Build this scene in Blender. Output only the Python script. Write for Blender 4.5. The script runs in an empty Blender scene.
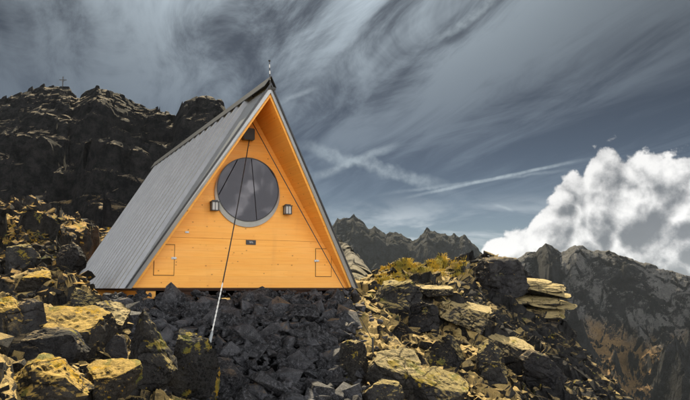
import bpy, bmesh, math, random
import numpy as np
from mathutils import Vector, Matrix

random.seed(7)
rng = np.random.default_rng(11)
R = math.radians
scene = bpy.context.scene
COL = scene.collection

# ------------------------------------------------------------------ camera
FPX, PITCH = 700.0, R(7.147)          # focal length in 690-px-wide pixels, upward tilt
cam_data = bpy.data.cameras.new('camera')
cam_data.sensor_width = 36.0
cam_data.lens = FPX / 690 * 36.0
cam_data.clip_start = 0.1
cam_data.clip_end = 20000
cam = bpy.data.objects.new('camera', cam_data)
COL.objects.link(cam)
cam.rotation_euler = (math.pi / 2 + PITCH, 0, 0)
scene.camera = cam

# ------------------------------------------------------------------ exposure
EXPOSURE = 1.48
scene.view_settings.view_transform = 'Standard'
scene.view_settings.look = 'None'
scene.view_settings.gamma = 1.0
scene.view_settings.use_curve_mapping = False
scene.view_settings.exposure = EXPOSURE
scene.render.engine = 'CYCLES'
scene.cycles.use_denoising = True
scene.cycles.max_bounces = 8
scene.cycles.volume_bounces = 0

# ------------------------------------------------------------------ sun
SUN_AZ, SUN_EL = R(-4.0), R(42.0)
SUN = Vector((math.sin(SUN_AZ) * math.cos(SUN_EL), math.cos(SUN_AZ) * math.cos(SUN_EL), math.sin(SUN_EL)))
sl = bpy.data.lights.new('sun', 'SUN')
sl.energy = 5.0
sl.angle = R(0.55)
sl.color = (1.0, 0.86, 0.60)
so = bpy.data.objects.new('sun', sl)
COL.objects.link(so)
so.rotation_euler = SUN.to_track_quat('Z', 'Y').to_euler()


# ------------------------------------------------------------------ node helpers
class V:
    """A socket with arithmetic: every operator adds a Math node."""
    def __init__(self, nt, s): self.nt, self.s = nt, s
    def _m(self, op, *args, clamp=False):
        n = self.nt.nodes.new('ShaderNodeMath'); n.operation = op; n.use_clamp = clamp
        for i, a in enumerate((self,) + args):
            if isinstance(a, V): self.nt.links.new(a.s, n.inputs[i])
            else: n.inputs[i].default_value = a
        return V(self.nt, n.outputs[0])
    def __add__(self, o): return self._m('ADD', o)
    __radd__ = __add__
    def __sub__(self, o): return self._m('SUBTRACT', o)
    def __rsub__(self, o): return (self * -1.0) + o
    def __mul__(self, o): return self._m('MULTIPLY', o)
    __rmul__ = __mul__
    def __truediv__(self, o): return self._m('DIVIDE', o)
    def __pow__(self, o): return self._m('POWER', o)
    def abs(self): return self._m('ABSOLUTE')
    def max(self, o): return self._m('MAXIMUM', o)
    def min(self, o): return self._m('MINIMUM', o)
    def clamp(self): return self._m('ADD', 0.0, clamp=True)
    def step(self, a, b):
        n = self.nt.nodes.new('ShaderNodeMapRange'); n.interpolation_type = 'SMOOTHSTEP'
        self.nt.links.new(self.s, n.inputs[0]); n.inputs[1].default_value = a; n.inputs[2].default_value = b
        return V(self.nt, n.outputs[0])


class G:
    """Small graph builder on one node tree."""
    def __init__(self, nt): self.nt = nt
    def new(self, t, **kw):
        n = self.nt.nodes.new(t)
        for k, v in kw.items(): setattr(n, k, v)
        return n
    def put(self, sock, v):
        if isinstance(v, V): self.nt.links.new(v.s, sock)
        elif v is not None: sock.default_value = (tuple(v) + (1,) if isinstance(v, (tuple, list)) and len(v) == 3 and len(sock.default_value) == 4 else v)
    def vec(self, x, y, z):
        n = self.new('ShaderNodeCombineXYZ')
        for i, a in enumerate((x, y, z)): self.put(n.inputs[i], a)
        return V(self.nt, n.outputs[0])
    def sep(self, v):
        n = self.new('ShaderNodeSeparateXYZ'); self.put(n.inputs[0], v)
        return [V(self.nt, o) for o in n.outputs]
    def vmath(self, op, a, b=None):
        n = self.new('ShaderNodeVectorMath', operation=op); self.put(n.inputs[0], a)
        if b is not None: self.put(n.inputs[1], b)
        return V(self.nt, n.outputs['Value'] if op in ('DOT_PRODUCT', 'LENGTH', 'DISTANCE') else n.outputs[0])
    def noise(self, vec, scale, detail=6, rough=0.55, dist=0.0, ntype='FBM', lac=2.0):
        n = self.new('ShaderNodeTexNoise'); n.noise_type = ntype
        self.put(n.inputs['Vector'], vec); n.inputs['Scale'].default_value = scale
        n.inputs['Detail'].default_value = detail; n.inputs['Roughness'].default_value = rough
        n.inputs['Distortion'].default_value = dist; n.inputs['Lacunarity'].default_value = lac
        return V(self.nt, n.outputs[0])
    def noise2(self, vec, scale, detail=6, rough=0.55, dist=0.0):
        v = self.noise(vec, scale, detail, rough, dist); v.s.node.noise_dimensions = '2D'; return v
    def voronoi(self, vec, scale, feature='F1', out='Distance', rand=1.0):
        n = self.new('ShaderNodeTexVoronoi', feature=feature)
        self.put(n.inputs['Vector'], vec); n.inputs['Scale'].default_value = scale
        n.inputs['Randomness'].default_value = rand
        return V(self.nt, n.outputs[out])
    def mix(self, f, a, b, mode='MIX'):
        n = self.new('ShaderNodeMix', data_type='RGBA', blend_type=mode)
        self.put(n.inputs[0], f); self.put(n.inputs[6], a); self.put(n.inputs[7], b)
        return V(self.nt, n.outputs[2])
    def scale_rgb(self, c, f):
        n = self.new('ShaderNodeVectorMath', operation='SCALE'); self.put(n.inputs[0], c); self.put(n.inputs['Scale'], f)
        return V(self.nt, n.outputs[0])
    def ramp(self, f, stops, interp='LINEAR'):
        n = self.new('ShaderNodeValToRGB'); self.put(n.inputs[0], f); cr = n.color_ramp; cr.interpolation = interp
        while len(cr.elements) < len(stops): cr.elements.new(0.5)
        for e, (p, c) in zip(cr.elements, stops):
            e.position = p; e.color = tuple(c) + (1,) if isinstance(c, (tuple, list)) else (c, c, c, 1)
        return V(self.nt, n.outputs[0])
    def bump(self, h, strength, distance):
        n = self.new('ShaderNodeBump'); n.inputs['Strength'].default_value = strength
        n.inputs['Distance'].default_value = distance; self.put(n.inputs['Height'], h)
        return V(self.nt, n.outputs[0])


def pix_dir(u, v):
    """Unit direction of a picture position (690 x 400 pixels)."""
    fw = np.array([0, math.cos(PITCH), math.sin(PITCH)]); up = np.array([0, -math.sin(PITCH), math.cos(PITCH)])
    d = fw + (u - 345) / FPX * np.array([1.0, 0, 0]) - (v - 200) / FPX * up
    return d / np.linalg.norm(d)


# ------------------------------------------------------------------ world: sheet of streaked high cloud, cumulus bank, contrails
world = bpy.data.worlds.new('World')
scene.world = world
world.use_nodes = True
nt = world.node_tree
nt.nodes.clear()
g = G(nt)
gen = V(nt, g.new('ShaderNodeTexCoord').outputs['Generated'])
dirv = g.vmath('NORMALIZE', gen)
dx, dy, dz = g.sep(dirv)
sky = g.new('ShaderNodeTexSky', sky_type='NISHITA')
sky.sun_disc = False
sky.sun_elevation = SUN_EL
sky.sun_rotation = SUN_AZ
sky.altitude = 2500
sky.air_density = 1.0
sky.dust_density = 1.0
clear = g.scale_rgb(V(nt, sky.outputs[0]), 0.055)
el = dz._m('ARCSINE') * (180 / math.pi)
az = dx._m('ARCTAN2', dy) * (180 / math.pi)
sunang = g.vmath('DOT_PRODUCT', dirv, tuple(SUN)).min(1.0).max(-1.0)._m('ARCCOSINE') * (180 / math.pi)
# streaked sheet: flat layer seen in perspective, streaks run towards azimuth -18 degrees
zc = dz.max(0.015) + 0.07
px, py = dx / zc, dy / zc
sa = R(-18)
along = px * math.sin(sa) + py * math.cos(sa)
across = px * math.cos(sa) - py * math.sin(sa)
wob = g.noise2(g.vec(along * 0.55, across * 0.55, 0.0), 1.0, 2, 0.5)
across2 = across + (wob - 0.5) * 0.28
st1 = g.noise2(g.vec(along * 0.20 + 1.3, across2 * 1.25, 0.0), 1.0, 5, 0.60, 0.15)
st2 = g.noise2(g.vec(along * 0.9 + 7.7, across2 * 3.6, 0.0), 1.0, 6, 0.68, 0.5)
big = g.noise2(g.vec(along * 0.16 + 5.2, across * 0.45, 0.0), 1.0, 2, 0.5)
thick = st1 * 0.56 + st2 * 0.30 + big * 0.34
light = thick.step(0.49, 0.68)
glow = (sunang * sunang * (-1.0 / (2 * 15.0 ** 2)))._m('EXPONENT')
sheet = g.mix((light * (glow * 1.7 + 0.17)).clamp(), (0.046, 0.054, 0.066), (0.40, 0.465, 0.51))
sheet = g.scale_rgb(sheet, glow * 1.9 + 0.72)
lowblue = ((el * -0.115)._m('EXPONENT')).clamp()
cover = (1.0 - lowblue * 0.95).clamp()
c = g.mix(cover, clear, sheet)
warp = g.noise(dirv, 30.0, 3, 0.6)
patch = g.noise(dirv, 75.0, 4, 0.65)
# thin pale veil low over the ridges
veil = g.noise(g.vec(dx * 5, dy * 5, dz * 17), 1.0, 5, 0.6, 0.4).step(0.45, 0.64) * (el.step(1, 3.5)) * (1.0 - el.step(4, 8))
c = g.mix(veil * 0.8, c, (0.66, 0.72, 0.76))


def contrail(c, a, b, w, strength, rag=0.0):
    A, B = pix_dir(*a), pix_dir(*b)
    n = np.cross(A, B); n /= np.linalg.norm(n)
    t = np.cross(n, A)
    L = math.acos(float(A @ B))
    tt = g.vmath('DOT_PRODUCT', dirv, tuple(t)) / L
    dist = g.vmath('DOT_PRODUCT', dirv, tuple(n)) + (warp - 0.5) * rag
    prof = 1.0 - (dist.abs() / w).step(0.10, 1.0)
    ends = tt.step(-0.05, 0.30) * (1.0 - tt.step(0.70, 1.05))
    ahead = dy.step(0.3, 0.5)
    pat = patch.step(0.30, 0.66) * 0.5 + 0.5
    return g.mix(prof * ends * ahead * pat * strength, c, (0.50, 0.58, 0.63))


c = contrail(c, (400, 199), (590, 158), 0.0034, 0.60, 0.003)
c = contrail(c, (372, 196), (578, 168), 0.0036, 0.30, 0.008)
c = contrail(c, (305, 180), (402, 143), 0.0080, 0.42, 0.012)
c = contrail(c, (290, 141), (460, 194), 0.0120, 0.42, 0.034)
c = contrail(c, (430, 44), (510, -10), 0.0085, 0.40, 0.020)
c = contrail(c, (276, 104), (320, 86), 0.0050, 0.30, 0.012)
c = contrail(c, (492, 204), (515, 212), 0.0030, 0.45, 0.006)
# cumulus bank round the horizon; its top outline against azimuth
topc = g.new('ShaderNodeFloatCurve')
g.put(topc.inputs['Value'], (az + 180.0) / 360.0)
cv = topc.mapping.curves[0]
prof_pts = [(-180, 34), (-140, 36), (-100, 30), (-70, 18), (-45, 5), (-20, 1), (2, 1.0), (8, 1.2), (10.5, 2.4), (12.5, 4.4), (15.5, 6.3),
            (17.4, 8.8), (18.4, 10.3), (20.3, 10.8), (23, 11.0), (27, 11.2), (34, 13), (55, 22), (90, 30), (140, 37), (180, 34)]
while len(cv.points) < len(prof_pts): cv.points.new(0.5, 0.5)
for p, (a_, e_) in zip(cv.points, sorted(prof_pts)):
    p.location = ((a_ + 180) / 360, e_ / 60); p.handle_type = 'VECTOR'
topc.mapping.update()
top = V(nt, topc.outputs[0]) * 60.0
top = top + (g.noise(dirv, 3.2, 2, 0.5) - 0.5) * (top - 12.0).step(0.0, 14.0) * 42.0     # broken bank where it towers


def puff(off):
    v = g.vmath('ADD', dirv, tuple(off))
    b1 = (g.noise(v, 8.0, 1, 0.5, 0.3) - 0.5).abs()
    b2 = (g.noise(v, 21.0, 1, 0.5, 0.4) - 0.5).abs()
    b3 = g.noise(v, 30.0, 5, 0.60)
    return b1 * 9.0 + b2 * 5.0 + b3 * 3.8


p0 = puff((0, 0, 0))
p1 = puff((-0.35 * 0.020, 0.0, 0.94 * 0.020))
dens = (top - el) * 1.0 + (p0 - 3.5)
alpha = dens.step(0.0, 0.65)
depthin = dens.step(0.5, 9.0)
shade = g.noise(dirv, 5.0, 3, 0.55).step(0.35, 0.65)
relief = ((p0 - p1) * 0.40 + 0.66 - depthin * (shade * 0.42 + 0.40)).step(-0.10, 1.0)
away = (sunang - 35.0).step(0.0, 75.0)             # front-lit clouds away from the sun; unseen ones boosted to light the hut front
lit = (relief + away * 0.28).clamp()
cum = g.mix(lit, (0.17, 0.185, 0.205), (0.92, 0.915, 0.90))
cum = g.scale_rgb(cum, away * 4.2 + 1.0)
c = g.mix(alpha * 0.97, c, cum)
# below the horizon: dim rock
c = g.mix(el.step(-2.0, 0.0), (0.06, 0.058, 0.055), c)
bg = g.new('ShaderNodeBackground')
bg.inputs['Strength'].default_value = 1.0 / 2 ** EXPOSURE
g.put(bg.inputs['Color'], c)
out = g.new('ShaderNodeOutputWorld')
nt.links.new(bg.outputs[0], out.inputs['Surface'])
world.cycles.sampling_method = 'NONE'


# ------------------------------------------------------------------ numpy noise
def _h(ix, iy, iz, seed):
    h = (ix.astype(np.int64) * 374761393 + iy.astype(np.int64) * 668265263 + iz.astype(np.int64) * 2147483647 + seed * 974634541) & 0xFFFFFFFF
    h = ((h ^ (h >> 13)) * 1274126177) & 0xFFFFFFFF
    h = ((h ^ (h >> 15)) * 2246822519) & 0xFFFFFFFF
    return (h ^ (h >> 16)) & 0xFFFFFFFF


def rnd(ix, iy, seed, iz=None):
    z = np.zeros_like(ix) if iz is None else iz
    return _h(ix, iy, z, seed) / 4294967295.0


def vnoise3(x, y, z, seed=0):
    """value noise in -1..1"""
    ix, iy, iz = np.floor(x).astype(np.int64), np.floor(y).astype(np.int64), np.floor(z).astype(np.int64)
    fx, fy, fz = x - ix, y - iy, z - iz
    fx, fy, fz = [t * t * t * (t * (t * 6 - 15) + 10) for t in (fx, fy, fz)]
    r = lambda a, b, c: _h(ix + a, iy + b, iz + c, seed) / 2147483647.5 - 1.0
    x00 = r(0, 0, 0) * (1 - fx) + r(1, 0, 0) * fx; x10 = r(0, 1, 0) * (1 - fx) + r(1, 1, 0) * fx
    x01 = r(0, 0, 1) * (1 - fx) + r(1, 0, 1) * fx; x11 = r(0, 1, 1) * (1 - fx) + r(1, 1, 1) * fx
    y0 = x00 * (1 - fy) + x10 * fy; y1 = x01 * (1 - fy) + x11 * fy
    return y0 * (1 - fz) + y1 * fz


def vnoise2(x, y, seed=0):
    ix, iy = np.floor(x).astype(np.int64), np.floor(y).astype(np.int64)
    fx, fy = x - ix, y - iy
    fx, fy = [t * t * t * (t * (t * 6 - 15) + 10) for t in (fx, fy)]
    z = np.zeros_like(ix)
    r = lambda a, b: _h(ix + a, iy + b, z, seed) / 2147483647.5 - 1.0
    a = r(0, 0) * (1 - fx) + r(1, 0) * fx; b = r(0, 1) * (1 - fx) + r(1, 1) * fx
    return a * (1 - fy) + b * fy


def fbm2(x, y, oct=5, seed=0, gain=0.5):
    s, a, t = 0, 1.0, 0
    for o in range(oct):
        c_, s_ = math.cos(o * 0.9), math.sin(o * 0.9)
        s = s + a * vnoise2((x * c_ - y * s_) * 2 ** o, (x * s_ + y * c_) * 2 ** o, seed + o * 13); t += a; a *= gain
    return s / t


def ridged2(x, y, oct=6, seed=0, gain=0.5):
    s, a, t, prev = 0, 1.0, 0, 1.0
    for o in range(oct):
        c_, s_ = math.cos(o * 1.1), math.sin(o * 1.1)
        n = 1 - np.abs(vnoise2((x * c_ - y * s_) * 2 ** o, (x * s_ + y * c_) * 2 ** o, seed + o * 17)) * 1.6
        n = np.clip(n, 0, 1) ** 2
        s = s + a * n * prev; prev = np.clip(n * 1.4, 0.25, 1); t += a; a *= gain
    return s / t


def blocks(x, y, size, seed, tilt=0.5, dip=(0, 0), groove=0.12, ang=0.0, asp=1.0):
    """fractured rock: every Voronoi cell is a tilted flat block with its own height (unit of 'size')"""
    c_, s_ = math.cos(ang), math.sin(ang)
    X, Y = (x * c_ + y * s_) / (size * asp), (-x * s_ + y * c_) / size
    ix, iy = np.floor(X).astype(np.int64), np.floor(Y).astype(np.int64)
    d1 = np.full(X.shape, 9.0); d2 = np.full(X.shape, 9.0)
    hh = np.zeros_like(X)
    for a in (-1, 0, 1):
        for b in (-1, 0, 1):
            jx, jy = ix + a, iy + b
            ox = X - (jx + rnd(jx, jy, seed)); oy = Y - (jy + rnd(jx, jy, seed + 1))
            d = ox * ox + oy * oy
            hc = (rnd(jx, jy, seed + 2) - 0.5) + (rnd(jx, jy, seed + 3) - 0.5 + dip[0]) * 2 * tilt * ox + (rnd(jx, jy, seed + 4) - 0.5 + dip[1]) * 2 * tilt * oy
            near = d < d1
            d2 = np.where(near, d1, np.minimum(d2, d)); hh = np.where(near, hc, hh); d1 = np.where(near, d, d1)
    edge = np.sqrt(d2) - np.sqrt(d1)
    return (hh - groove * np.clip(1 - edge / 0.12, 0, 1)) * size


# ------------------------------------------------------------------ object helpers
def link(o, parent=None, kind=None, label=None, cat=None, group=None):
    COL.objects.link(o)
    if parent is not None: o.parent = parent
    if kind: o['kind'] = kind
    if label: o['label'] = label
    if cat: o['category'] = cat
    if group: o['group'] = group
    return o


def empty(name, loc=(0, 0, 0), rz=0.0, **kw):
    o = bpy.data.objects.new(name, None); o.location = loc; o.rotation_euler = (0, 0, rz)
    o.empty_display_size = 0.2
    return link(o, **kw)


def bm_obj(name, bm, mat, parent=None, smooth=False, **kw):
    me = bpy.data.meshes.new(name)
    bmesh.ops.recalc_face_normals(bm, faces=bm.faces)
    bm.to_mesh(me); bm.free()
    if smooth: me.polygons.foreach_set('use_smooth', [True] * len(me.polygons))
    if mat: me.materials.append(mat)
    return link(bpy.data.objects.new(name, me), parent, **kw)


def np_mesh(name, verts, faces, mat, smooth=False):
    """fast mesh from arrays; faces is (n,3) or (n,4)"""
    me = bpy.data.meshes.new(name)
    nv, nf, k = len(verts), len(faces), faces.shape[1]
    me.vertices.add(nv); me.vertices.foreach_set('co', np.ascontiguousarray(verts, dtype=np.float32).ravel())
    me.loops.add(nf * k); me.loops.foreach_set('vertex_index', np.ascontiguousarray(faces, dtype=np.int32).ravel())
    me.polygons.add(nf); me.polygons.foreach_set('loop_start', np.arange(0, nf * k, k, dtype=np.int32))
    me.polygons.foreach_set('use_smooth', np.full(nf, smooth))
    me.update(calc_edges=True)
    if mat: me.materials.append(mat)
    return me


def grid_faces(n, m):
    i = np.arange(n - 1)[:, None] * m + np.arange(m - 1)[None, :]
    return np.stack([i, i + 1, i + m + 1, i + m], -1).reshape(-1, 4)


def box(bm, x0, x1, y0, y1, z0, z1, M=None):
    vs = [bm.verts.new((x, y, z)) for z in (z0, z1) for y in (y0, y1) for x in (x0, x1)]
    for f in ((0, 2, 3, 1), (4, 5, 7, 6), (0, 1, 5, 4), (2, 6, 7, 3), (0, 4, 6, 2), (1, 3, 7, 5)):
        bm.faces.new([vs[i] for i in f])
    if M is not None: bmesh.ops.transform(bm, matrix=M, verts=vs)
    return vs


def tube(bm, pts, r, n=8):
    pts = [Vector(p) for p in pts]; rings = []
    for i, p in enumerate(pts):
        t = (pts[min(i + 1, len(pts) - 1)] - pts[max(i - 1, 0)]).normalized()
        a = t.cross(Vector((0, 0, 1)) if abs(t.z) < 0.95 else Vector((1, 0, 0))).normalized(); b = t.cross(a)
        rr = r[i] if isinstance(r, (list, tuple)) else r
        rings.append([bm.verts.new(p + a * rr * math.cos(k * 2 * math.pi / n) + b * rr * math.sin(k * 2 * math.pi / n)) for k in range(n)])
    for q in range(len(rings) - 1):
        for k in range(n): bm.faces.new([rings[q][k], rings[q][(k + 1) % n], rings[q + 1][(k + 1) % n], rings[q + 1][k]])
    bm.faces.new(rings[0][::-1]); bm.faces.new(rings[-1])


# ------------------------------------------------------------------ materials
def new_mat(name):
    m = bpy.data.materials.new(name); m.use_nodes = True
    nt = m.node_tree; gg = G(nt)
    return m, gg, nt.nodes['Principled BSDF']


def rock_mat(name, dark=(0.030, 0.031, 0.034), mid=(0.085, 0.083, 0.082), tan=(0.40, 0.30, 0.165), lich=(0.42, 0.30, 0.045),
             green=(0.17, 0.19, 0.06), lit_crust=0.0, lichen=0.5, sc=1.0, cracks=False, rough=0.88, bump=1.0, var=1.0, speck=0.0):
    m, q, b = new_mat(name)
    geo = q.new('ShaderNodeNewGeometry')
    pos = V(m.node_tree, geo.outputs['Position']); nz = q.sep(V(m.node_tree, geo.outputs['Normal']))[2]
    n1 = q.noise(pos, 0.55 * sc, 5, 0.6)
    n0 = q.noise(pos, 0.11 * sc, 3, 0.5)
    cell = q.sep(V(m.node_tree, q.voronoi(pos, 3.3 * sc, 'F1', 'Color').s))
    rnd_o = V(m.node_tree, q.new('ShaderNodeObjectInfo').outputs['Random'])
    n2 = q.noise(pos, 3.2 * sc, 8, 0.65)
    n3 = q.noise(pos, 19.0 * sc, 6, 0.7)
    grain = q.noise(pos, 70.0 * sc, 3, 0.7)
    base = q.mix(n2.step(0.35, 0.70), dark, mid)
    base = q.scale_rgb(base, cell[1] * 0.9 + (rnd_o * rnd_o * 1.5 + 0.05) * var + 0.25)
    base = q.mix((n3 - 0.5).abs().step(0.10, 0.0) * 0.35, base, tuple(x * 1.9 for x in mid))
    if speck:
        base = q.mix(n3.step(0.50, 0.64) * speck, base, tuple(x * 3.2 for x in mid))
        base = q.mix(grain.step(0.60, 0.68) * speck, base, tuple(x * 4.0 for x in mid))
    # pale weathering that also paints tops sunlit gold, sides left shade-dark; broken by noise
    w = (nz * 0.80 - 0.14 + (n0 - 0.5) * 0.9 + (n1 - 0.5) * 1.3 + (cell[0] - 0.5) * 0.35 + (rnd_o - 0.5) * 0.30 + (n2 - 0.5) * 0.8 + (n3 - 0.5) * 0.55 + lit_crust).step(0.26, 0.60)
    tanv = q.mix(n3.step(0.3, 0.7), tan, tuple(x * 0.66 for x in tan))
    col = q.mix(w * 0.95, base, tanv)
    n4 = q.noise(q.vmath('ADD', pos, (31.0, 7.0, 3.0)), 2.6 * sc, 7, 0.66)
    l1 = (n4 + (n3 - 0.5) * 0.35 + nz * 0.06).step(0.70 - lichen * 0.20, 0.74 - lichen * 0.20)
    col = q.mix(l1 * 0.85, col, q.mix(n2.step(0.4, 0.6), lich, green))
    col = q.mix(grain.step(0.2, 0.8), q.scale_rgb(col, 0.72), q.scale_rgb(col, 1.2))
    hgt = n3 * 0.8 + n2 * 1.0 + grain * 0.3
    if cracks:                                            # hairline joints
        cp = q.vmath('ADD', q.vmath('MULTIPLY', pos, (1.0, 1.0, 2.1)), q.vec(n2 * 0.5, n3 * 0.25, n2 * 0.4))
        ck = 1.0 - q.voronoi(cp, 1.9 * sc, 'DISTANCE_TO_EDGE').step(0.004, 0.035)
        ck = ck * n1.step(0.42, 0.55)
        col = q.mix(ck * 0.8, col, tuple(x * 0.5 for x in dark))
        hgt = hgt - ck * 0.8
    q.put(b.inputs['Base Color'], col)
    b.inputs['Roughness'].default_value = rough
    b.inputs['Specular IOR Level'].default_value = 0.08
    q.put(b.inputs['Normal'], q.bump(hgt, 1.0, 0.10 * bump / sc))
    return m


M_BOULDER = rock_mat('weathered_boulder_rock', dark=(0.016, 0.016, 0.018), mid=(0.050, 0.049, 0.048), tan=(0.55, 0.43, 0.18), lit_crust=0.10, lichen=0.42, cracks=True)
M_SLATE = rock_mat('dark_slate_rubble', dark=(0.010, 0.0105, 0.012), mid=(0.054, 0.054, 0.058), tan=(0.34, 0.23, 0.13), lit_crust=-0.40, lichen=-0.16, rough=0.7, bump=1.0, var=2.3, speck=0.85)  # dark slate; its extent also stands in for the hut's shadow
M_GRIT_SHADE = rock_mat('shade_black_grit', dark=(0.006, 0.006, 0.007), mid=(0.020, 0.020, 0.022), lit_crust=-0.9, lichen=-0.6, bump=0.4)  # near-black base, paints the shade in the gaps between stones
M_GROUND = rock_mat('fractured_ground_rock', dark=(0.013, 0.013, 0.014), mid=(0.046, 0.044, 0.042), tan=(0.68, 0.49, 0.20), lit_crust=0.15, lichen=0.22)
M_LEFT = rock_mat('ochre_streaked_slope_rock', dark=(0.011, 0.011, 0.011), mid=(0.036, 0.033, 0.030), tan=(0.55, 0.34, 0.10), lich=(0.55, 0.31, 0.03), lit_crust=-0.22, lichen=0.45)
M_FLANK_SHADE = rock_mat('shade_painted_flank_rock', dark=(0.011, 0.011, 0.012), mid=(0.034, 0.033, 0.032), tan=(0.52, 0.38, 0.17), lit_crust=-0.20, lichen=0.20)  # knoll flank rock with its shade painted in as a darker colour
M_DARKROCK = rock_mat('dark_schist', dark=(0.013, 0.013, 0.015), mid=(0.042, 0.041, 0.042), lit_crust=-0.22, lichen=0.12, cracks=True)
M_LEDGE = rock_mat('layered_ledge_rock', dark=(0.020, 0.020, 0.020), mid=(0.07, 0.065, 0.06), tan=(0.68, 0.53, 0.26), lit_crust=0.24, lichen=0.25, cracks=True)
M_OCHRE = rock_mat('ochre_lichen_rock', dark=(0.018, 0.017, 0.016), mid=(0.055, 0.050, 0.044), tan=(0.68, 0.46, 0.13), lich=(0.66, 0.38, 0.02), lit_crust=0.20, lichen=0.62, cracks=True)


def mountain_mat(name, dark, mid, scree, meadow, zlo, zhi, sc, scree_lo, scree_hi, gw=0.0, nw=1.0):
    m, q, b = new_mat(name)
    geo = q.new('ShaderNodeNewGeometry')
    pos = V(m.node_tree, geo.outputs['Position']); nz = q.sep(V(m.node_tree, geo.outputs['Normal']))[2]
    pz = q.sep(pos)[2]
    n1 = q.noise(pos, 0.9 * sc, 5, 0.6); n2 = q.noise(pos, 5.0 * sc, 8, 0.68); n3 = q.noise(pos, 28.0 * sc, 6, 0.7)
    col = q.mix(n2.step(0.35, 0.68), dark, mid)
    gul = V(m.node_tree, q.new('ShaderNodeAttribute', attribute_name='gully').outputs['Fac'])
    s = (nz * nw + (gul - 0.5) * gw + (n1 - 0.5) * 0.45 + (n2 - 0.5) * 0.35 + (n3 - 0.5) * 0.2).step(scree_lo, scree_hi)
    sc_col = q.mix(n2.step(0.35, 0.65), scree, tuple(x * 0.7 for x in scree))
    md = ((pz - zlo) / (zhi - zlo) + (n1 - 0.5) * 1.6).step(0.35, 0.75)
    sc_col = q.mix(md, meadow, sc_col)
    col = q.mix(s, col, sc_col)
    col = q.mix(n3.step(0.25, 0.75), q.scale_rgb(col, 0.7), q.scale_rgb(col, 1.25))
    q.put(b.inputs['Base Color'], col)
    b.inputs['Roughness'].default_value = 0.92
    b.inputs['Specular IOR Level'].default_value = 0.05
    q.put(b.inputs['Normal'], q.bump(n2 + n3 * 0.5, 0.8, 0.35 / sc))
    return m


M_NEARMTN = mountain_mat('dark_cliff_rock', (0.012, 0.012, 0.014), (0.038, 0.037, 0.037), (0.32, 0.26, 0.18), (0.46, 0.29, 0.09), 3, 13, 0.16, 0.75, 0.95)
M_SPUR = mountain_mat('pale_scree_rock', (0.05, 0.05, 0.05), (0.13, 0.125, 0.115), (0.34, 0.31, 0.25), (0.33, 0.29, 0.2), 0, 3, 0.5, 0.45, 0.85)
M_FAR = mountain_mat('far_massif_rock', (0.012, 0.012, 0.014), (0.034, 0.034, 0.037), (0.17, 0.165, 0.16), (0.32, 0.20, 0.09), -58, -22, 0.022, 0.50, 0.62, 0.9, 0.5)
M_FARRIDGE = mountain_mat('far_ridge_rock', (0.010, 0.011, 0.013), (0.026, 0.028, 0.032), (0.12, 0.12, 0.125), (0.14, 0.14, 0.13), -300, -200, 0.022, 0.56, 0.70, 0.9, 0.5)
M_VALLEY = mountain_mat('valley_floor', (0.05, 0.05, 0.045), (0.09, 0.085, 0.07), (0.16, 0.14, 0.10), (0.15, 0.12, 0.07), -400, -200, 0.01, 0.5, 0.9)


def wood_mat(name, tint=1.0):
    m, q, b = new_mat(name)
    tc = V(m.node_tree, q.new('ShaderNodeTexCoord').outputs['Object'])
    x, y, z = q.sep(tc)
    lam = (z * 8.3 + 0.13)._m('FLOOR')                       # horizontal lamellae of the boarding
    r1 = q.new('ShaderNodeTexWhiteNoise', noise_dimensions='2D'); q.put(r1.inputs['Vector'], q.vec(lam, (x * 0.31 + lam * 0.37)._m('FLOOR'), 0.0))
    rv = V(m.node_tree, r1.outputs['Value'])
    gr = q.noise(q.vec(x * 1.6 + rv * 9.0, y * 1.6, z * 34.0), 1.0, 6, 0.6, 0.35)
    gr2 = q.noise(q.vec(x * 0.5, y * 0.5, z * 3.0), 1.0, 4, 0.6)
    col = q.mix(gr.step(0.30, 0.75), (0.92, 0.45, 0.085), (0.84, 0.345, 0.045))
    col = q.mix(gr2.step(0.40, 0.70) * 0.35, col, (0.92, 0.54, 0.18))
    col = q.mix(rv * 0.55, col, (0.80, 0.36, 0.07))
    kv = q.vec(x * 1.0, y * 1.0, z * 1.35)
    d = q.voronoi(kv, 7.4)
    pick = q.new('ShaderNodeTexVoronoi', feature='F1'); q.put(pick.inputs['Vector'], kv); pick.inputs['Scale'].default_value = 7.4
    pr = q.sep(V(m.node_tree, pick.outputs['Color']))[0]
    knot = (1.0 - d.step(0.05, 0.12)) * pr.step(0.30, 0.34)
    col = q.mix(knot * 0.92, col, (0.15, 0.05, 0.012))
    ring = (1.0 - (d - 0.14).abs().step(0.0, 0.07)) * pr.step(0.42, 0.46)
    col = q.mix(ring * 0.25, col, (0.55, 0.20, 0.03))
    streak = q.noise(q.vec(x * 3.0, y * 3.0, z * 0.35), 1.0, 5, 0.6).step(0.55, 0.8)
    col = q.mix(streak * 0.18, col, (0.50, 0.20, 0.05))
    seam = (1.0 - ((z * 8.3 + 0.13)._m('FRACT') - 0.5).abs().step(0.47, 0.5) * 0.20)
    col = q.scale_rgb(col, seam * tint)
    q.put(b.inputs['Base Color'], col)
    b.inputs['Roughness'].default_value = 0.55
    b.inputs['Specular IOR Level'].default_value = 0.35
    q.put(b.inputs['Normal'], q.bump(gr * 0.5 + seam * 1.5, 0.35, 0.004))
    return m


M_WOOD = wood_mat('orange_spruce_boarding')


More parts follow.
